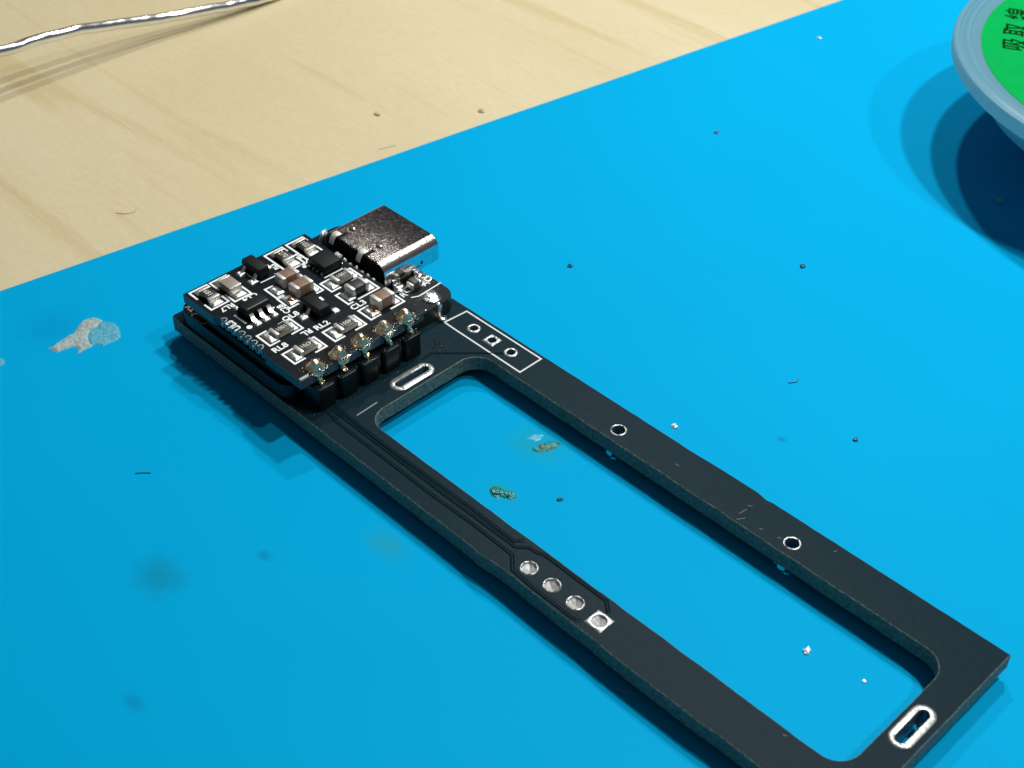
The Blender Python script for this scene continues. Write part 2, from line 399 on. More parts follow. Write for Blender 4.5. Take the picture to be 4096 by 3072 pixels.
e = Vector((0.1675, 0.9859)); nn = Vector((0.9859, -0.1675)); A = Vector((-18.52, -8.44))
P0 = A-e*170; P1 = A+e*280; P2 = P1+nn*330; P3 = P0+nn*330
edge_pts = [tuple(P0.lerp(P1, i/60)+nn*0.12*noise.noise(Vector((i*.35, 0, 0)))) for i in range(61)]
mb = MB(); mb.prism(edge_pts+[tuple(P2), tuple(P3)], DESKZ+0.004, MATZ)
tag(mb.build('work_mat', mat_m, bevel=0.25), 'bright blue silicone work mat with stains lying on the wooden desk', 'mat')

# ------------------------------------------------------------------ the circuit board
root = empty('circuit_board')
tag(root, 'black frame shaped circuit board with a small soldered charging module and USB socket', 'circuit board')

# carrier: frame outline with cut-out, holes and slots
L, Wd = 78.79, 21.58
outer = [(0.0, 0.25), (0.25, 0), (42.4, 0.0), (43.2, -0.12), (44.7, 0.08), (46.8, 0.14), (49.8, 0.06), (53.7, 0.0), (55.4, 0.08), (57.5, -0.04),
         (60, -0.07), (64, -0.06), (66.4, -0.06), (68.2, 0.05), (71, 0.02), (L, 0), (L, Wd), (57, Wd), (56.4, Wd+0.02), (55.7, Wd-0.12), (55.2, Wd+0.02), (54.6, Wd+0.10),
         (50.7, Wd+0.08), (47.2, Wd-0.03), (45.5, Wd), (0.25, Wd), (0, Wd-0.25)]
cut = rrect(24.48, 76.02, 3.96, 17.57, 2.1, 10)
holes3 = [(21.76, 19.73), (24.28, 19.73), (26.84, 19.73)]
holes4 = [(47.3+2.54*k, 1.66) for k in range(4)]
holes2 = [(41.23, 18.94), (60.28, 18.94)]
slot1 = rrect(22.68, 23.40, 8.75, 12.65, 0.36, 6)
slot2 = rrect(76.86, 77.74, 8.70, 12.55, 0.44, 6)
H3R, H4R, H2R = 0.40, 0.60, 0.58
hl = [jitter(cut, 0.6, 0.05, 0.5, 3)] + [circle(x, y, H3R+.03, 24) for x, y in holes3] + [circle(x, y, H4R+.03, 28) for x, y in holes4] \
     + [circle(x, y, H2R+.03, 28) for x, y in holes2] + [slot1, slot2]
carrier = sheet('carrier_board', jitter(outer, 0.5, 0.028, 0.9, 1), hl, -1.6, 0.0, [mask_m, edge_m], root, 0.075)

def ring(name, pout, pin, zt, mat, parent, wob=0.03, seed=0.0, zb=-1.6, h=0.06):
    """plated pad with a barrel through the board"""
    n = len(pin); m_ = MB(); vs_ = []
    for k in range(n):
        nx = noise.noise(Vector((pout[k][0]*3, pout[k][1]*3, seed)))
        ox, oy = pout[k]; ix, iy = pin[k]; qx, qy = (ox*.5+ix*.5), (oy*.5+iy*.5)
        vs_ += [(ox, oy, zt+0.002), (ox*.85+ix*.15, oy*.85+iy*.15, zt+h*.8), (qx, qy, zt+h*(1.5+1.2*nx)), (ix*.93+ox*.07, iy*.93+oy*.07, zt+h*(.9+.6*nx)), (ix, iy, zt-0.06), (ix, iy, zb)]
    fs = []
    for k in range(n):
        a = 6*k; c = 6*((k+1) % n)
        for q in range(5): fs.append((a+q, c+q, c+q+1, a+q+1))
    m_.add(vs_, fs); m_.m = [1 if i % 5 == 4 else 0 for i in range(len(m_.f))]; return m_.build(name, [mat, barrel_m], parent, smooth=60)
def stadium(u, v0, v1, hw, n=14):
    return rrect(u-hw, u+hw, v0, v1, hw-1e-4, n)
def sqr(cx, cy, h, n=32):
    out = []
    for i in range(n):
        th = 2*math.pi*i/n+math.pi/4; c_, s__ = math.cos(th), math.sin(th); k = h/max(abs(c_), abs(s__)); out.append((cx+c_*k, cy+s__*k))
    return out
for k, (x, y) in enumerate(holes3):
    if k == 1: ring('square_pad', sqr(x, y, 0.70), circle(x, y, H3R, 32, math.pi/4), 0, plate_m, carrier, seed=k)
    else: ring('hole_ring', circle(x, y, 0.70), circle(x, y, H3R), 0, plate_m, carrier, seed=k)
for k, (x, y) in enumerate(holes4):
    if k == 3: ring('square_pad', sqr(x, y, 0.84), circle(x, y, H4R, 32, math.pi/4), 0, plate_m, carrier, seed=k+9, h=0.05)
    else: ring('hole_ring', circle(x, y, 0.79), circle(x, y, H4R), 0, plate_m, carrier, seed=k+5)
for k, (x, y) in enumerate(holes4):
    m_ = MB(); n_ = 14; vs_ = [(x+.05, y-.03, -.42)]
    for q in range(n_): vs_.append((x+H4R*1.02*math.cos(q*2*math.pi/n_), y+H4R*1.02*math.sin(q*2*math.pi/n_), -.10+.10*noise.noise(Vector((q*.9, k*3.1, 0)))))
    m_.add(vs_, [(0, 1+q, 1+(q+1) % n_) for q in range(n_)]); m_.build('hole_wall_plug', fill_m, carrier)  # grey plug stands in for the hole's lit inside wall
for k, (x, y) in enumerate(holes2): ring('hole_ring', circle(x, y, 0.78), circle(x, y, H2R), 0, plate_m, carrier, seed=k+15)
ring('slot_ring', stadium(23.04, 8.30, 13.15, 0.95), stadium(23.04, 8.76, 12.64, 0.35), 0, plate_m, carrier, seed=21)
ring('slot_ring', stadium(77.30, 8.30, 13.0, 0.95), stadium(77.30, 8.72, 12.53, 0.43), 0, plate_m, carrier, seed=27, h=0.06)

# solder-mask relief: traces and copper pour edges
def trace(pts, w=0.24, h=0.035):
    m_ = MB(); m_.ribbon(pts, w*.75, -0.01, h*1.4, slope=0.05); m_.ribbon(pts, w*1.55, -0.01, 0.006, 1); return m_.build('trace', [mask_m, gap_m], carrier)
trace([(21.3, 2.0), (23.4, 1.73), (28.9, 1.70), (35.5, 1.64), (40.9, 1.78), (45.3, 1.71), (46.5, 0.58), (48.6, 0.42), (53.0, 0.40), (53.7, 0.52)])
trace([(21.3, 2.52), (23.3, 2.5), (36.3, 2.44), (44.9, 2.49), (45.75, 3.25), (46.5, 3.27), (47.1, 3.55), (53.9, 3.55), (54.9, 2.75)])
trace([(21.3, 2.98), (23.4, 2.92), (28.4, 2.82), (39.6, 2.95), (44.3, 2.88), (44.75, 3.35)])
trace([(21.8, 13.0), (21.75, 14.3), (26.1, 18.8), (26.6, 19.2)], 0.20)
sheet('copper_pour', [(45.0, 2.25), (45.9, 3.0), (46.6, 3.02), (47.2, 3.28), (53.7, 3.26), (54.0, 2.9), (54.0, 0.82), (47.0, 0.78), (45.9, 1.75)], [circle(x, y, 0.84, 28) for x, y in holes4[:3]], -0.01, 0.02, [mask_m, mask_m], carrier, 0.006)
for x, y in ((44.8, 3.42), (53.75, 0.58)):
    m_ = MB(); m_.lathe([(0.22, 0.002), (0.2, 0.045), (0.12, 0.05), (0.1, -0.05), (0.0, -0.06)], x, y, 16); m_.build('via', mask_m, carrier, smooth=50)
m_ = MB(); m_.ribbon([(23.66, 3.6), (23.55, 6.06)], 0.13, 0.0, 0.014); m_.build('scratch', scr2_m, carrier)
m_ = MB(); m_.ribbon([(20.6, 18.33), (29.5, 18.30), (29.5, 21.10), (19.33, 21.10), (19.12, 18.36), (20.6, 18.33)], 0.17, 0.0, 0.014); m_.build('silkscreen_outline', csilk_m, carrier)
# scratches (fine light marks raised by a hair)
for pts in (((55.41, 17.85), (55.82, 18.46)), ((55.16, 18.53), (55.26, 19.39)), ((55.07, 19.77), (55.38, 19.99)), ((47.56, 19.29), (47.94, 19.28)), ((57.36, 18.38), (57.66, 18.51)), ((59.02, 18.63), (59.33, 18.76)),
            ((71.2, 3.4), (71.5, 3.45)), ((63.2, 20.6), (63.3, 20.9))):
    m_ = MB(); m_.ribbon(pts, 0.055, 0.0, 0.012); m_.build('scratch', scr_m, carrier)
# solder bumps on the underside carry the board above the mat
for x, y in ((20.0, 2.4), (20.0, 12.8), (77.3, 8.4), (77.3, 12.6), (4, 3), (4, 18)):
    m_ = MB(); m_.blob((x, y, -1.95), (0.75, 0.75, 0.55), 0.1, sub=2, seed=x); m_.build('solder_bump', solder_m, carrier, smooth=60)
# flux spatter between header and pin holes
m_ = MB(); rr = random.Random(4)
for k in range(46):
    x = rr.gauss(21.2, 0.7); y = rr.gauss(15.6, 0.75); q = rr.uniform(.04, .12)
    if 17.6 < x < 22.9: m_.blob((x, y, 0.01), (q, q*rr.uniform(.6, 1.3), q*.45), 0.3, sub=1, seed=k)
for k in range(40):
    x = rr.uniform(20.9, 22.0); y = rr.uniform(0.6, 13.5); q = rr.uniform(.03, .10)
    m_.blob((x, y, 0.01), (q, q*rr.uniform(.6, 2.2), q*.5), 0.3, sub=1, seed=k+60)
o = m_.build('flux_spatter', plast_m, carrier, smooth=60); o['kind'] = 'stuff'

# ---- module board lying on the carrier
mod = sheet('module_board', jitter(rrect(1.0, 18.25, 0.22, 20.95, 1.6, 8), 0.8, 0.02, 0.8, 11), [], 0.03, 1.6, [mask2_m, edge3_m], root, 0.05)
text('printed_text', 'TV', 0.85, (2.75, 1.28), 180, 1.602, dimsilk_m, mod, 0.01)
m_ = MB(); m_.ribbon([(3.1, 0.5), (3.3, 0.95), (4.9, 1.0), (5.2, 0.75), (4.95, 0.36), (3.5, 0.32)], 0.10, 1.595, 1.612, closed=True); m_.build('silkscreen_outline', dimsilk_m, mod)
for pts in (((13.95, 18.35), (13.8, 17.0)), ((14.1, 17.55), (14.6, 17.5), (14.75, 18.0)), ((15.55, 17.3), (15.9, 18.0), (15.75, 21.0)), ((14.9, 19.35), (14.6, 19.75))):
    m_ = MB(); m_.ribbon(pts, 0.13, 1.59, 1.614); m_.build('silkscreen_line', silk_m, mod)
text('printed_text', 'R', 1.05, (15.05, 16.75), 90, 1.602, silk_m, mod, 0.015)
text('printed_text', 'A', 1.05, (15.1, 19.5), 90, 1.602, silk_m, mod, 0.015)
m_ = MB(); m_.blob((16.9, 18.75, 1.62), (0.95, 1.0, 0.25), 0.12, sub=3, seed=3.1); m_.blob((18.05, 18.55, 0.75), (0.35, 0.5, 0.95), 0.2, sub=3, seed=8.2); m_.blob((18.5, 18.45, 0.03), (0.62, 0.62, 0.36), 0.2, sub=3, seed=1.2)
m_.build('solder_joint', solder_m, root, smooth=60, label='large solder fillet running over the module edge')
m_ = MB(); m_.lathe([(0.48, 1.6), (0.46, 1.72), (0.3, 1.76), (0.2, 1.70), (0.16, 1.5)], 14.46, 20.4, 20)
for k in range(12): m_.blob((14.46+.36*math.cos(k*.52), 20.4+.36*math.sin(k*.52), 1.74), (.1, .1, .08), .2, sub=1, seed=k)
m_.build('via_ring', pad_m, mod, smooth=50)
# small dark component by the socket
m_ = MB(); m_.box(13.95, 14.95, 18.3, 19.0, 1.62, 2.45); o = m_.build('capacitor', simple('sooty_ceramic', (0.06, 0.055, 0.045), 0.5, 0, 4, .3, .6, .1, 4), root, bevel=0.1, label='small sooty capacitor beside the USB socket')
for v0, v1 in ((18.05, 18.34), (18.96, 19.25)):
    m_ = MB(); m_.box(14.0, 14.9, v0, v1, 1.61, 2.3); m_.build('terminal', term_m, o, bevel=0.06)
# parts seen as a dark stack in the gap under the upper board
m_ = MB(); m_.box(5.6, 16.6, 0.62, 13.2, 1.61, 2.55); m_.build('inductor', epoxy_m, root, bevel=0.12, label='flat black inductor between the two module boards')
m_ = MB(); m_.box(17.0, 18.0, 1.4, 13.5, 1.61, 2.95); m_.build('spacer', plast_m, root, bevel=0.08)

# ---- upper board
ZB, ZT = 2.98, 4.0
U0, U1, V0, V1 = 2.72, 20.42, 0.17, 14.66
JV = [2.35, 4.95, 7.55, 10.3, 12.85]
LU = [8.6+0.92*k for k in range(7)]
RU = [8.15+0.86*k for k in range(7)]
pts = [(U0, V0)]
pts += [(7.5, V0), (7.9, 0.5)]
for u in LU: pts += [(u+.28*math.cos(a), 0.5+.36*math.sin(a)) for a in (math.pi, 2.4, 1.57, .74, 0)]
pts += [(14.9, 0.5), (15.3, V0)]
pts += [(U1, V0)]
for v_ in JV: pts += [(U1, v_-.5), (U1-.30, v_-.44), (U1-.55, v_-.2), (U1-.55, v_+.2), (U1-.30, v_+.44), (U1, v_+.5)]
pts += [(U1, V1)]
for u in RU[::-1]: pts += [(u+.24, V1), (u+.16, V1-.2), (u-.16, V1-.2), (u-.24, V1)]
pts += [(U0, V1)]
upper = sheet('upper_board', pts, [], ZB, ZT, [mask2_m, edge2_m], root, 0.04)

for k, u in enumerate(LU):                               # plated half holes on the long side
    m_ = MB()
    m_.ribbon([(u+.31*math.cos(a), 0.5+.40*math.sin(a)) for a in [math.pi*(1-i/8) for i in range(9)]], 0.10, ZB, ZT+0.02)
    m_.blob((u+.05, 0.42, 3.55), (0.15, 0.13, 0.24), 0.3, sub=2, seed=k*1.7)
    m_.build('half_hole', simple('dull_plating', (0.42, 0.46, 0.47), .4, .8, 4, .4, .5, .05, 4) if k == 0 else bpy.data.materials['dull_plating'], upper, smooth=50)
for k, u in enumerate(RU):
    m_ = MB(); m_.blob((u, V1-.02, 3.8), (0.20, 0.16, 0.30+.1*(k % 2)), 0.35, 2.0, sub=2, seed=k*2.3+1)
    if k == 0: m_.blob((u-.2, V1+.05, 3.95), (0.5, 0.3, 0.25), 0.4, 2.0, sub=2, seed=9.3)
    m_.build('half_hole', white_m, upper, smooth=60)

ZS = 4.0
def outline(pts, w=0.20, mat=None, closed=False):
    m_ = MB(); m_.ribbon(pts, w, ZS-.004, ZS+.012, closed=closed); return m_.build('silkscreen_outline', mat or silk_m, upper)
def bracket(u0, u1, v0, v1, axis, e0, e1, w=0.20):
    if axis == 'u':
        outline([(u0+e0, v0), (u0, v0), (u0, v1), (u0+e0*.4, v1)], w); outline([(u1-e1, v0), (u1, v0), (u1, v1), (u1-e1, v1)], w)
    else:
        outline([(u0, v0+e0), (u0, v0), (u1, v0), (u1, v0+e0)], w); outline([(u0, v1-e1), (u0, v1), (u1, v1), (u1, v1-e1)], w)
def pads(*rects):
    for k, (a, b_, c, d_) in enumerate(rects):
        m_ = MB(); m_.pillow(a, b_, c, d_, ZS, 0.16, 9, 0.35, seed=a*1.3+c); m_.build('solder_pad', pad_m, upper, smooth=70)

def chip2(kind, axis, c, ln, w, h, body, tl=0.36, mark=None, read=None, label=None, z0=4.05, msize=0.85, side=None):
    """two-ended part: body with an end cap at each end; optional printed code"""
    cu, cv = c
    def B(m_, a0, a1, b0, b1, z_0, z_1):
        if axis == 'u': m_.box(cu+a0, cu+a1, cv+b0, cv+b1, z_0, z_1)
        else: m_.box(cu+b0, cu+b1, cv+a0, cv+a1, z_0, z_1)
    m_ = MB(); B(m_, -ln/2+tl, ln/2-tl, -w/2, w/2, z0+.02, z0+h-.02); o = m_.build(kind, body, root, bevel=0.04, label=label)
    for s_ in (-1, 1):
        m_ = MB(); a = sorted((s_*ln/2, s_*(ln/2-tl))); B(m_, a[0], a[1], -w/2-.02, w/2+.02, z0-.04, z0+h); m_.build('terminal', term_m, o, bevel=0.07)
    if side is not None:
        m_ = MB(); B(m_, -ln/2+tl-.005, ln/2-tl+.005, -w/2-.012, w/2+.012, z0, z0+h*.80); m_.build('ceramic_base', side, o)
    if mark:
        t_ = text('printed_code', mark, msize, (0, 0), 0, 0, mark_m, o, 0.012, 0.004, 0.86, 'CENTER')
        t_.data.transform(Matrix.Translation((cu, cv, z0+h-.012)) @ Matrix.Rotation(math.radians(read), 4, 'Z') @ Matrix.Translation((0, -msize*.35, 0)))
    return o
def lead(parent, p, d_, l0, l1, w=0.40, zs=4.55, zf=4.03, name='pin'):
    """gull-wing lead from the body edge p outward along d_"""
    px, py = p; dx, dy = d_; n = (-dy*w/2, dx*w/2); m_ = MB()
    prof = [(-.05, zs), (l0*.7, zs), (l0, zs-.08), (l0+.22, zf+.12), (l0+.36, zf+.06), (l1, zf+.04)]
    vs_ = []
    for a, z in prof:
        for s_ in (1, -1):
            for dz in (0, .12): vs_.append((px+dx*a+n[0]*s_, py+dy*a+n[1]*s_, z+dz-.06))
    fs = []
    for i in range(len(prof)-1):
        a = 4*i; c = a+4
        fs += [(a+1, c+1, c+3, a+3), (a, a+2, c+2, c), (a, c, c+1, a+1), (a+2, a+3, c+3, c+2)]
    fs += [(0, 1, 3, 2), (len(vs_)-4, len(vs_)-2, len(vs_)-1, len(vs_)-3)]
    m_.add(vs_, fs); return m_.build(name, leadm, parent, smooth=40)

# resistors along the near-left edge of the board
bracket(3.05, 6.60, 0.66, 2.62, 'u', 1.35, 1.1); pads((3.25, 4.0, 0.98, 2.25), (5.72, 6.42, 0.98, 2.28))
chip2('resistor', 'u', (4.82, 1.64), 2.0, 1.22, 0.5, resb_m, mark='681', read=0, msize=.8, label='black resistor at the left corner of the upper board')
bracket(3.08, 7.08, 2.98, 4.86, 'u', 1.5, 1.55); pads((3.3, 4.3, 3.2, 4.6), (6.2, 6.88, 3.25, 4.6))
chip2('capacitor', 'u', (5.2, 3.82), 2.05, 1.30, 0.86, greyb_m, tl=0.3, label='grey brown capacitor next to the corner resistor')
bracket(3.08, 6.70, 9.42, 11.55, 'u', 2.3, 1.3); pads((3.3, 4.0, 9.85, 11.2), (5.72, 6.5, 9.9, 11.25))
chip2('resistor', 'u', (4.75, 10.5), 2.0, 1.22, 0.5, resb_m, mark='270', read=0, msize=.8, label='black resistor between the tall transistor and the far resistor')
bracket(3.08, 6.45, 12.05, 14.1, 'u', 2.1, 1.2); pads((3.3, 4.05, 12.4, 13.75), (5.75, 6.35, 12.45, 13.75))
chip2('resistor', 'u', (4.8, 13.1), 2.0, 1.22, 0.5, resb_m, mark='102', read=0, msize=.8, label='black resistor at the corner nearest the USB socket')
outline([(6.45, 11.95), (6.75, 11.75), (6.9, 11.4), (6.7, 10.9)], .15)
# resistors across the board
bracket(10.42, 12.15, 10.47, 14.10, 'v', 1.1, 1.2); pads((10.62, 11.95, 10.72, 11.6), (10.6, 11.95, 13.3, 13.9))
chip2('resistor', 'v', (11.2, 12.45), 2.0, 1.22, 0.5, resb_m, mark='1001', read=90, msize=.66, side=cer_m, label='resistor standing behind the dark block capacitor')
bracket(12.65, 14.62, 1.32, 5.05, 'v', 1.1, 1.3); pads((12.85, 14.4, 1.58, 2.45), (12.85, 14.4, 4.15, 4.8))
chip2('resistor', 'v', (13.75, 3.3), 2.0, 1.22, 0.5, resb_m, mark='1001', read=90, msize=.66, side=cer_m, label='resistor beside the three legged chip')
bracket(16.35, 18.18, 1.36, 4.95, 'v', 1.2, 1.3); pads((16.55, 18.0, 1.62, 2.5), (16.55, 18.0, 4.1, 4.75))
chip2('resistor', 'v', (17.25, 3.35), 2.0, 1.22, 0.5, resb_m, mark='4701', read=270, msize=.66, side=cer_m, label='resistor nearest the front corner solder joint')
bracket(16.36, 18.18, 5.95, 9.6, 'v', 1.15, 1.3); pads((16.55, 18.0, 6.2, 7.1), (16.55, 18.0, 8.8, 9.4))
chip2('resistor', 'v', (17.25, 8.0), 2.0, 1.22, 0.5, resb_m, mark='4001', read=270, msize=.66, side=cer_m, label='resistor at the middle of the soldered edge')
# capacitors
outline([(7.55, 7.1), (7.5, 6.12), (9.35, 6.1), (9.38, 6.9)]); outline([(7.45, 9.55), (7.5, 10.0), (11.35, 10.05), (11.35, 9.25)])
outline([(9.52, 6.9), (9.5, 6.05), (11.42, 6.0), (11.42, 7.1)])
pads((7.75, 9.15, 6.35, 7.3), (9.7, 11.2, 6.3, 7.4), (9.6, 11.15, 9.3, 9.85), (7.6, 8.9, 9.3, 9.85))
m_ = MB(); m_.blob((10.6, 6.85, 4.12), (0.42, 0.36, 0.22), 0.25, sub=2, seed=2.2); m_.build('copper_spot', copper_m, upper, smooth=60)
chip2('capacitor', 'v', (8.05, 8.45), 2.0, 1.28, 1.08, brown_m, tl=0.42, label='brown capacitor beside the tall transistor')
chip2('capacitor', 'v', (10.15, 8.45), 2.0, 1.28, 1.08, brown_m, tl=0.42, label='brown capacitor at the centre of the upper board')
bracket(12.85, 14.75, 10.35, 14.08, 'v', 0.6, 2.6, .2); pads((13.05, 14.5, 10.62, 11.6), (13.05, 14.5, 12.95, 13.85))
chip2('capacitor', 'v', (13.75, 12.2), 2.0, 1.22, 0.95, dkcap_m, tl=0.40, label='dark block capacitor with silver ends')
bracket(16.15, 18.0, 10.35, 14.4, 'v', 1.2, 1.7); pads((16.4, 17.8, 10.65, 11.75), (16.4, 17.8, 13.45, 14.15))
chip2('capacitor', 'v', (16.95, 12.65), 2.0, 1.30, 1.15, brown_m, tl=0.44, label='brown capacitor above the last solder joint')
m_ = MB(); m_.blob((17.2, 11.45, 4.12), (0.42, 0.3, 0.18), 0.25, sub=2, seed=5.2); m_.build('copper_spot', copper_m, upper, smooth=60)

# transistors and chips
def body(name, u0, u1, v0, v1, z0, z1, label, taper=0.08):
    m_ = MB(); zm = (z0+z1)/2+.05; k = taper
    def q(a, z): return [(u0+a, v0+a, z), (u1-a, v0+a, z), (u1-a, v1-a, z), (u0+a, v1-a, z)]
    vs_ = q(k, z0)+q(0, zm)+q(k, z1); fs = [(3, 2, 1, 0), (8, 9, 10, 11)]
    for l in (0, 4): fs += [(l+i, l+(i+1) % 4, l+4+(i+1) % 4, l+4+i) for i in range(4)]
    m_.add(vs_, fs); return m_.build(name, epoxy_m, root, bevel=0.05, label=label)
tq = body('transistor', 3.25, 6.05, 6.62, 7.9, 4.06, 5.15, 'tall black transistor on the far edge of the upper board')
for u in (3.85, 5.6): lead(tq, (u, 6.66), (0, -1), .14, .62)
lead(tq, (4.7, 7.86), (0, 1), .14, .6)
pads((3.5, 4.25, 5.65, 6.55), (5.3, 6.1, 5.65, 6.55), (4.4, 5.15, 8.05, 8.8)); outline([(4.35, 6.4), (5.15, 6.4)], .14); outline([(6.35, 6.5), (6.42, 8.3), (6.1, 8.4)], .15)
u3 = body('chip', 8.75, 10.25, 2.1, 4.85, 4.06, 5.05, 'black chip with three bright bent legs facing the near edge')
for v_ in (2.48, 3.45, 4.42):
    lead(u3, (10.2, v_), (1, 0), .22, 1.25, 0.42); lead(u3, (8.8, v_), (-1, 0), .12, .55, 0.38)
pads((10.85, 11.55, 2.15, 2.85), (10.85, 11.55, 3.12, 3.8), (10.85, 11.55, 4.1, 4.75), (7.75, 8.3, 2.2, 2.7))
m_ = MB(); m_.ribbon([(10.02, 2.35), (10.02, 4.6)], .05, 5.045, 5.06); m_.build('edge_line', dimsilk_m, u3)
outline([(8.7, 1.72), (10.5, 1.72)], .2, dimsilk_m)
qb = body('transistor', 12.0, 14.75, 6.95, 8.3, 4.06, 5.05, 'large black transistor between the centre capacitors and the solder joints')
lead(qb, (13.35, 7.0), (0, -1), .16, .75); lead(qb, (14.45, 8.26), (0, 1), .14, .5); lead(qb, (12.3, 8.26), (0, 1), .14, .5)
pads((13.0, 13.75, 5.7, 6.5), (14.2, 15.0, 8.45, 9.2), (12.0, 12.7, 8.5, 9.2))
c6 = body('chip', 7.2, 9.75, 11.6, 13.75, 4.06, 4.95, 'square black chip with a row of tiny pins near the USB socket', 0.05)
for k in range(4):
    for s_ in (-1, 1):
        m_ = MB(); v_ = 11.5 if s_ < 0 else 13.85; m_.box(7.45+.6*k, 7.72+.6*k, v_-.14, v_+.14, 4.01, 4.22); m_.build('pin', leadm, c6, bevel=0.03)
outline([(9.95, 11.35), (9.95, 13.6)], .16)

# printed names
for s_, size, p, rd in (('UL3', 0.98, (10.75, 1.05), 180), ('RL7', 0.9, (7.0, 2.7), 270), ('CL4', 0.9, (7.2, 5.2), 270), ('C28', 0.88, (11.9, 5.85), 180), ('QL8', 0.95, (12.75, 4.45), 90),
                        ('RL', 0.95, (15.05, 5.45), 270), ('RL8', 0.98, (15.75, 1.0), 90), ('RL2', 0.98, (15.8, 5.75), 90), ('CL3', 0.98, (15.75, 10.1), 90), ('RL5', 0.62, (5.7, 9.25), 180), ('RL6', 0.62, (5.9, 11.9), 180)):
    text('printed_text', s_, size, p, rd, ZS+.004, silk_m, upper, 0.03, 0.005)
for x, y, r_ in ((11.12, 1.63, .28), (7.16, 11.14, .22), (10.3, 5.0, .12), (11.0, 6.0, .1)):
    m_ = MB(); m_.prism(circle(x, y, r_, 18), ZS-.004, ZS+.012); m_.build('pin_mark', silk_m, upper)
m_ = MB(); m_.ribbon([(20.2, 0.3), (20.2, 1.5)], .3, ZS-.004, ZS+.012); m_.build('silkscreen_line', dimsilk_m, upper)
for pts in (((15.2, 7.1), (15.3, 9.2)), ((12.0, 6.2), (11.6, 9.0)), ((19.0, 6.4), (16.0, 9.95)), ((8.0, 5.2), (7.6, 5.9), (8.4, 6.0))):
    m_ = MB(); m_.ribbon(pts, .10, ZS-.004, ZS+.022, slope=.03); m_.build('trace', mask2_m, upper)

# ---- header blocks, pins and solder joints along the front edge
for k in range(5):
    v_ = 2.42+2.56*k
    m_ = MB(); m_.prism([(18.75, v_-.8), (19.0, v_-1.02), (20.95, v_-1.02), (21.15, v_-.8), (21.15, v_+.8), (20.95, v_+1.02), (19.0, v_+1.02), (18.75, v_+.8)], 0.0, 2.5)
    o = m_.build('header_block', plast_m, root, bevel=0.06)
    j = JV[k]
    m_ = MB(); m_.box(19.8, 20.35, j-.28, j+.28, 2.5, 4.45); m_.build('pin', leadm, o, bevel=0.05)
m_ = MB(); m_.box(18.9, 20.75, 1.5, 13.6, 0.02, 2.42); m_.build('header_spine', plast_m, root)
for k, j in enumerate(JV):
    rr = random.Random(k+3); m_ = MB()
    # cone of solder over the pin, sagging over the board edge
    N = 22; rings_ = [(1.0, 4.02), (0.88, 4.12), (0.70, 4.30), (0.54, 4.56), (0.38, 4.80), (0.17, 4.94)]
    vs_ = []
    for q, (r_, z) in enumerate(rings_):
        for i in range(N):
            th = 2*math.pi*i/N; kx = 1+.22*noise.noise(Vector((math.cos(th)*1.6, math.sin(th)*1.6, q*.5+k*7)))
            x = 19.85+r_*kx*math.cos(th)*.95; y = j+r_*kx*math.sin(th)*.86
            vs_.append((x, y, z - max(0, x-20.35)*1.3))
    fs = [(q*N+i, q*N+(i+1) % N, (q+1)*N+(i+1) % N, (q+1)*N+i) for q in range(len(rings_)-1) for i in range(N)]+[tuple(range((len(rings_)-1)*N, len(rings_)*N))]
    m_.add(vs_, fs)
    m_.blob((20.25, j, 3.45), (0.34, 0.34, 0.75), 0.3, 1.6, sub=3, seed=k*3.3)
    m_.blob((20.5, j+.05, 2.66), (0.30, 0.26, 0.34), 0.4, 1.8, sub=3, seed=k*5.1+2)
    m_.build('solder_joint', joint_m, root, smooth=70)
m_ = MB(); rr = random.Random(12)
for k in range(5):
    m_.blob((19.75, JV[k], 4.0), (1.0, 1.15, 0.07), 0.35, 1.8, sub=3, seed=k*4.1)
m_.build('flux_residue', flux_m, upper, smooth=60)
m_ = MB()
for k in range(90):
    j = rr.choice(JV); q = rr.uniform(.025, .085); x = rr.gauss(20.5, .28); y = j+rr.gauss(0, .85)
    z = ZT if x < U1-.02 else rr.choice([2.52, 2.54, rr.uniform(3.0, 3.9)])
    if z not in (ZT,) and z > 2.6: x = U1+.01
    m_.blob((min(x, 21.1), y, z), (q, q, q*.8), 0.35, sub=1, seed=k)
o = m_.build('solder_splash', solder_m, root, smooth=60); o['kind'] = 'stuff'

# ---- USB socket
usb = empty('usb_socket'); usb.parent = root
UC, ZC = 8.9, 3.16
def rr2(w, h, r_, n=10): return [(UC+x, ZC+z) for x, z in rrect(-w/2, w/2, -h/2, h/2, r_, n)]
def hollow(po, pi, v0, v1):
    m_ = MB(); n = len(po); vs_ = [(x, v0, z) for x, z in po]+[(x, v1-.06, z) for x, z in po]+[(UC+(x-UC)*.988, v1, ZC+(z-ZC)*.97) for x, z in po]+[(x, v1, z) for x, z in pi]+[(x, v0, z) for x, z in pi]
    fs = []
    for l in range(4):
        for i in range(n): fs.append((l*n+i, (l+1)*n+i, (l+1)*n+(i+1) % n, l*n+(i+1) % n))
    fs += [(4*n+i, i, (i+1) % n, 4*n+(i+1) % n) for i in range(n)]
    m_.add(vs_, fs); return m_
sh = hollow(rr2(8.94, 3.2, 1.12), rr2(8.3, 2.55, .9), 15.95, 23.0)
me_sh = sh.build('shell', [shell_m, side_m], usb, smooth=40)
for p in me_sh.data.polygons:
    if abs(p.normal.x) > 0.62: p.material_index = 1  # sides take the bright steel; the rest keeps the darkened one
m_ = MB(); m_.prism([(x, z) for x, z in rr2(8.2, 2.45, .85)], 0, 1)
vs_ = [(x, 15.8+1.7*z, y) for x, y, z in m_.v]; m_.v = vs_; m_.build('insulator', plast_m, usb, smooth=35)
m_ = MB(); m_.box(5.6, 12.2, 17.4, 22.3, 2.85, 3.5); m_.build('tongue', plast_m, usb, bevel=.08)
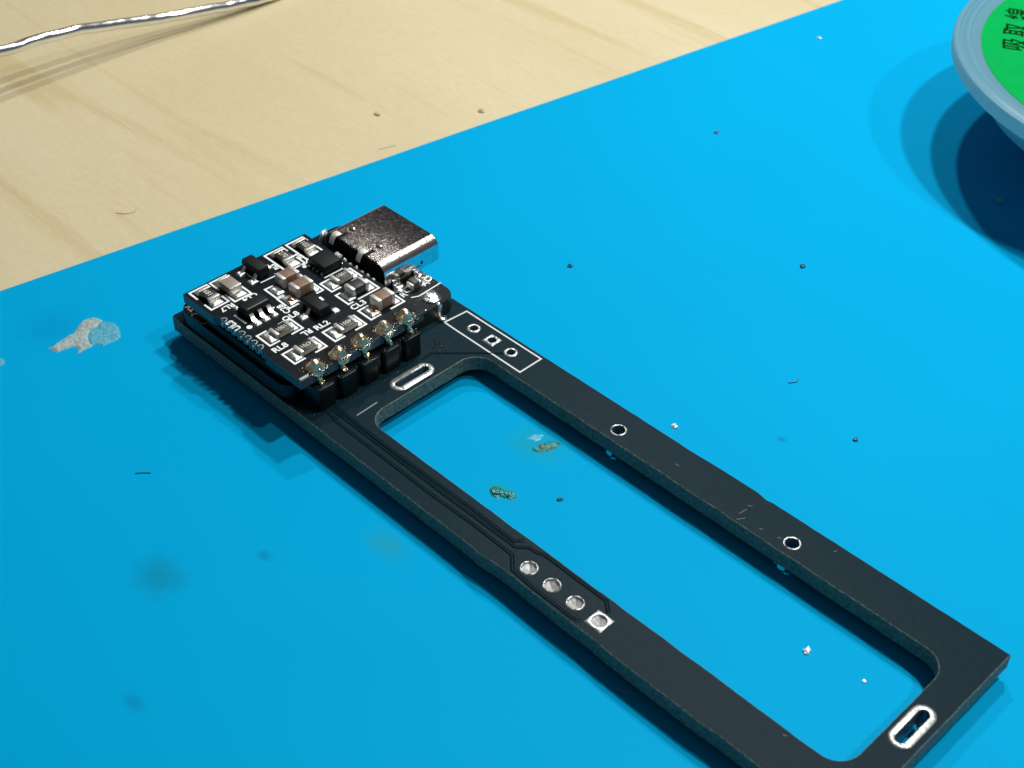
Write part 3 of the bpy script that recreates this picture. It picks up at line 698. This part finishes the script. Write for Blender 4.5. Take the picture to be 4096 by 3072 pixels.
m_ = MB(); m_.box(4.9, 12.9, 14.95, 15.9, 1.61, 2.3); m_.build('rear_body', plast_m, usb, bevel=0.12)
for u in (5.85, 9.95):                                     # two bent tabs at the rear of the shell
    m_ = MB(); prof = [(16.6, 4.79), (16.15, 4.80), (15.85, 4.72), (15.6, 4.42), (15.45, 4.05)]; vs_ = []
    for v_, z in prof:
        w = .62 if v_ < 16.1 else .85
        vs_ += [(u-w/2, v_, z-.18), (u+w/2, v_, z-.18), (u+w/2, v_, z), (u-w/2, v_, z)]
    fs = [(0, 1, 2, 3), (16, 19, 18, 17)]
    for i in range(4): a = 4*i; fs += [(a+q, a+4+q, a+4+(q+1) % 4, a+(q+1) % 4) for q in range(4)]
    m_.add(vs_, fs); m_.build('bent_tab', tab_m, usb, bevel=.03)
    m_ = MB(); m_.box(u+.42, u+.85, 15.93, 17.1, 4.60, 4.772); m_.build('tab_slot', plast_m, usb)
    # spring window: dark half-moon with a bright spring behind it
    m_ = MB(); cx, cy = u+.55, 17.85
    m_.prism([(cx-.5, cy+.1)]+[(cx-.5*math.cos(a), cy+.1-.42*math.sin(a)) for a in [math.pi*i/10 for i in range(1, 10)]]+[(cx+.5, cy+.1)], 4.70, 4.772); m_.build('spring_window', plast_m, usb)
    m_ = MB(); m_.blob((cx-.05, cy+.12, 4.76), (.30, .26, .14), .15, sub=2, seed=u); m_.build('spring', leadm, usb, smooth=60)
    m_ = MB(); m_.ribbon([(cx-.5*math.cos(a), cy+.02-.5*math.sin(a)) for a in [math.pi*(.1+.8*i/10) for i in range(11)]], .07, 4.75, 4.80); m_.build('window_rim', leadm, usb)
m_ = MB(); m_.blob((13.34, 20.7, 2.95), (.06, .20, .28), 0.02, sub=2); m_.build('side_hole', plast_m, usb, smooth=60)
for s_, vv in ((1, 17.3), (1, 20.0), (-1, 16.6), (-1, 20.2)):
    x = UC+s_*4.5; m_ = MB(); m_.box(x-.12, x+.12, vv-.5, vv+.5, 1.2, 2.7); o = m_.build('mounting_leg', side_m, usb, bevel=.04)
    m_ = MB(); m_.blob((x+s_*.35, vv, 1.65), (.55, .8, .42), .3, 1.6, sub=3, seed=vv); m_.build('solder_joint', solder_m, root, smooth=60)
m_ = MB(); m_.blob((3.9, 16.2, 3.2), (.5, .55, 1.15), .35, 1.6, sub=3, seed=4.4); m_.build('solder_joint', pad_m, root, smooth=60)
m_ = MB(); m_.box(13.05, 13.42, 17.7, 19.6, 1.62, 2.05); m_.build('gap_shade', plast_m, usb)  # dark block stands in for the shadow in the gap beneath the shell
m_ = MB()
for k in range(8): m_.box(5.35+k*.95, 5.65+k*.95, 14.85, 15.4, 1.6, 1.85)
m_.build('contact_row', leadm, usb)

# ------------------------------------------------------------------ round tub of desoldering wick
TX, TY = 53.13, 102.2
TK = 1.0266
tub = empty('round_tub', (TX, TY, MATZ)); tag(tub, 'round milky plastic tub with a green printed label at the mat corner', 'tub')
m_ = MB()
m_.lathe([(r_*1.03, z) for r_, z in [(0.01, .01), (13.4, .01), (13.8, .4), (13.8, 3.0), (14.6, 4.2), (18.5, 5.4), (21.2, 5.8), (22.3, 6.2), (22.75, 6.9), (23.5, 8.0), (24.5, 9.2), (25.2, 10.0), (25.5, 10.4), (24.3, 10.4), (23.0, 9.0), (21.6, 7.4), (18.2, 6.7), (13.6, 5.6), (12.4, 4.4), (12.4, 1.2), (0.01, 1.2)]], 0, 0, 128)
m_.build('tub_wall', wall_m, tub, smooth=40)
m_ = MB(); zt = 12.5
m_.lathe([(r_*TK, z) for r_, z in [(24.2, zt-.95), (25.6, zt-1.6), (26.6, zt-1.9), (26.95, zt-1.55), (27.0, zt-.5), (26.85, zt-.12), (26.6, zt), (26.40, zt-.05), (26.25, zt-.36), (26.05, zt-.34), (25.5, zt-.02), (25.2, zt-.05), (25.0, zt-.34), (24.8, zt-.34), (24.6, zt-.42), (24.1, zt-.46), (0.01, zt-.46), (0.01, zt-1.3), (24.0, zt-1.3)]], 0, 0, 160, closed=True)
lid = m_.build('lid', tub_m, tub, smooth=35)
m_ = MB(); m_.prism(circle(0, 0, 23.9*TK, 128), zt-.455, zt-.40); lab = m_.build('label', green_m, tub)
LR = -27.3
tdir = math.radians(117)
c_ = (math.cos(tdir), math.sin(tdir)); up = (-c_[1], c_[0])
for ch, (x, y) in (('\u5438', (34.71, 89.24)), ('\u53d6', (32.97, 92.53)), ('\u7dda', (31.06, 96.33))):
    sz = 3.08
    text('printed_character', ch, sz, (x-TX-up[0]*sz*.84-c_[0]*.15, y-TY-up[1]*sz*.84-c_[1]*.15), 117, zt-.395, glet_m, lab, 0.045, 0.008)

# ------------------------------------------------------------------ solder wire arching over the desk
wp = [(-57.6, 0.5, 3.6), (-58.0, 7.5, 2.4), (-58.2, 14.8, 0.9), (-58.3, 20.5, 0.55), (-58.14, 25.79, 0.0), (-57.9, 31.5, -1.05), (-57.35, 37.0, -1.95), (-56.4, 43.5, -2.65), (-55.9, 48.2, -3.15), (-55.6, 53.0, -3.7), (-56.0, 60, -4.02), (-58, 70, -4.02)]
def cr(P, n=10):
    P = [Vector(p) for p in P]; out = []
    for i in range(len(P)-1):
        a = P[max(i-1, 0)]; b_ = P[i]; c = P[i+1]; d_ = P[min(i+2, len(P)-1)]
        for k in range(n):
            t_ = k/n; out.append(.5*((2*b_)+(c-a)*t_+(2*a-5*b_+4*c-d_)*t_*t_+(3*b_-a-3*c+d_)*t_**3))
    out.append(P[-1]); return out
wp = [(x+.10*noise.noise(Vector((y*.3, 2, 0))), y, z+.12*noise.noise(Vector((y*.33, 7, 0)))) for x, y, z in [tuple(p) for p in cr(wp, 3)]]
m_ = MB(); m_.tube(cr(wp, 5), lambda i: 0.68+.035*noise.noise(Vector((i*.25, 0, 0))), 16)
tag(m_.build('solder_wire', wire_m, smooth=60), 'shiny bent strand of solder wire lying on the wooden desk', 'wire')

# ------------------------------------------------------------------ dirt on the mat
def smear_mesh(pts, h, mat, name, n=46, seed=0.0, mats=None):
    """thin uneven film inside a traced outline"""
    xs = [p[0] for p in pts]; ys = [p[1] for p in pts]; x0, x1, y0, y1 = min(xs)-.3, max(xs)+.3, min(ys)-.3, max(ys)+.3
    P = jitter(jitter(pts, 0.25, 0.20, 1.1, seed), 0.12, 0.10, 3.0, seed+3)
    def dist(x, y):
        ins = False; dm = 1e9
        for i in range(len(P)):
            ax, ay = P[i]; bx, by = P[(i+1) % len(P)]
            if (ay > y) != (by > y) and x < (bx-ax)*(y-ay)/(by-ay)+ax: ins = not ins
            dx, dy = bx-ax, by-ay; t_ = max(0, min(1, ((x-ax)*dx+(y-ay)*dy)/(dx*dx+dy*dy+1e-12))); dm = min(dm, math.hypot(x-ax-t_*dx, y-ay-t_*dy))
        return dm if ins else -dm
    st_ = max(x1-x0, y1-y0)/n; nx = int((x1-x0)/st_)+2; ny = int((y1-y0)/st_)+2; idx = {}; m_ = MB(); vs_ = []; fs = []
    D = {}
    for j in range(ny):
        for i in range(nx):
            x = x0+i*st_; y = y0+j*st_; D[i, j] = dist(x, y)
            if D[i, j] > -st_*1.2:
                k = min(1.0, max(0, D[i, j]/.28))**.6; z = noise.noise(Vector((x*2.4, y*2.4, seed)))*.6+noise.noise(Vector((x*6, y*6, seed)))*.4
                idx[i, j] = len(vs_); vs_.append((x, y, MATZ+(h*k*(0.75+.8*z) if D[i, j] > 0 else -.03)))
    for j in range(ny-1):
        for i in range(nx-1):
            q = [(i, j), (i+1, j), (i+1, j+1), (i, j+1)]
            if all(a in idx for a in q) and max(D[a] for a in q) > 0: fs.append(tuple(idx[a] for a in q))
    m_.add(vs_, fs); return m_, (x0+x1)/2, (y0+y1)/2
sm, cx, cy = smear_mesh([(-6.77, -9.96), (-6.97, -8.75), (-7.23, -6.99), (-8.44, -4.91), (-8.01, -4.05), (-6.9, -3.75), (-6.5, -4.6), (-6.5, -5.4), (-5.9, -6.0), (-5.0, -6.5), (-4.4, -6.5), (-4.12, -8.4), (-5.0, -7.9), (-5.57, -8.31), (-5.68, -9.43)], 0.20, paste_m, 'paste', 60, 1.0)
sroot = sm.build('dried_paste', paste_m, smooth=40)
tag(sroot, 'large grey smear of dried paste on the mat left of the circuit board', 'smear')
sm, cx, cy = smear_mesh([(-7.1, -4.0), (-6.45, -3.42), (-6.0, -3.05), (-4.04, -3.45), (-3.44, -3.87), (-3.35, -5.0), (-3.6, -6.0), (-4.3, -6.6), (-5.0, -6.5), (-5.9, -6.05), (-6.5, -5.4), (-6.55, -4.6)], 0.13, paste2_m, 'film', 46, 4.0)
o = sm.build('thin_film', paste2_m, sroot, smooth=40, label='thin blue grey end of the smear')
sm, cx, cy = smear_mesh([(-8.9, -14.9), (-8.74, -13.9), (-8.2, -13.75), (-7.7, -14.2), (-7.6, -15.0), (-8.2, -15.6)], 0.10, paste2_m, 'film', 26, 8.0)
tag(sm.build('dried_paste', paste2_m, smooth=40), 'small pale paste fleck at the left edge of the photo', 'smear')

m_ = MB(); m_.blob((37.55, 7.55, MATZ), (0.62, 0.55, 0.26), 0.4, 1.7, sub=3, seed=2.0); m_.blob((38.5, 8.1, MATZ), (0.5, 0.42, 0.24), 0.45, 1.8, sub=3, seed=6.0); m_.blob((38.0, 7.8, MATZ), (0.5, 0.3, 0.14), 0.4, 1.8, sub=3, seed=3.0)
tag(m_.build('flux_blob', gflux_m, smooth=60), 'glassy dark green flux blob inside the frame near the traced bar', 'flux blob')
sm, cx, cy = smear_mesh([(35.5, 13.9), (36.3, 14.2), (36.0, 15.2), (36.9, 16.1), (37.2, 15.3), (37.1, 14.6), (36.6, 14.0), (36.1, 13.4)], 0.16, oflux_m, 'flake', 30, 5.0)
fl = sm.build('flux_flake', oflux_m, smooth=35)
tag(fl, 'olive brown flux flake inside the frame below the far bar', 'flux flake')
sm, cx, cy = smear_mesh([(34.5, 14.2), (34.3, 15.2), (35.0, 15.7), (35.4, 15.0), (35.0, 14.3)], 0.07, paste2_m, 'film', 22, 9.0)
sm.build('clear_film', film_m, fl, smooth=40)
sm, cx, cy = smear_mesh([(35.9, 14.5), (36.3, 14.9), (36.7, 15.4), (36.9, 15.0), (36.5, 14.5), (36.2, 14.2)], 0.24, tan_m, 'core', 20, 7.0)
sm.build('amber_core', oliv_m, fl, smooth=40)

def crumb(x, y, r_, mat, label, name='crumb', cat='crumb', sx=1.0, z=MATZ, group=None):
    m_ = MB(); m_.blob((x, y, z+r_*.35), (r_*sx, r_, r_*.6), 0.5, 1.6, sub=2, seed=x, flat=z+.002)
    return tag(m_.build(name, mat, smooth=25), label, cat, group)
crumb(42.71, 25.12, .27, bits_m, 'bright white crumb on the mat above the ring hole in the far bar')
crumb(66.86, 12.66, .29, bits_m, 'bright white crumb inside the frame near its slotted end')
crumb(71.65, 13.42, .14, bits_m, 'tiny pale crumb inside the frame beside the slotted end')
crumb(41.96, 10.8, .22, dark_m, 'small dark blue crumb inside the frame between the flux spots')
crumb(18.81, 36.38, .26, dark_m, 'dark crumb on the mat behind the USB socket')
crumb(35.73, 53.85, .28, dark_m, 'dark crumb on the open mat below the tub shadow')
crumb(12.18, 68.48, .26, dark_m, 'dark crumb on the mat halfway to the tub')
crumb(55.26, 35.58, .24, dark_m, 'dark crumb on the mat at the right beyond the far bar')
crumb(43.37, 79.69, .42, simple('pale_blue_crumb', (.05, .38, .5), .4), 'pale crumb lying inside the dark shadow of the tub', sx=1.3)
crumb(6.13, 97.04, .24, bits_m, 'pale crumb near the mat edge at the top of the photo')
crumb(-21.69, 44.41, .34, tan_m, 'square tan chip on the desk near the mat edge', z=DESKZ, sx=1.2)
crumb(-13.3, 54.16, .36, tan_m, 'round tan chip on the desk beside the mat edge', z=DESKZ)
def fibre(pts, label, mat=fibre_m, r_=0.05, z=MATZ):
    m_ = MB(); m_.tube(cr([(x, y, z+r_*.9) for x, y in pts], 6), r_, 6)
    return tag(m_.build('fibre', mat, smooth=60), label, 'fibre')
fibre([(58.9, -0.75), (59.8, -0.25), (60.3, 0.0)], 'grey fibre across the shadow in front of the near bar')
fibre([(13.8, -13.6), (14.2, -13.1), (14.7, -12.6)], 'short dark fibre on the mat left of the near bar', dark_m)
fibre([(-25.2, 9.2), (-24.3, 9.9), (-24.0, 10.9), (-24.4, 11.3)], 'hooked brown fibre on the desk beside the mat', simple('tan_fibre', (.52, .43, .25), .6), .05, DESKZ)
fibre([(-15.2, 39.2), (-14.8, 40.5), (-14.6, 41.3)], 'thin brown fibre on the desk close to the mat', bpy.data.materials['tan_fibre'], .045, DESKZ)
fibre([(46.2, 37.6), (46.6, 38.3), (46.4, 38.9)], 'faint curled fibre on the mat between two dark crumbs', simple('blue_grey_fibre', (.02, .22, .40), .6), .06)
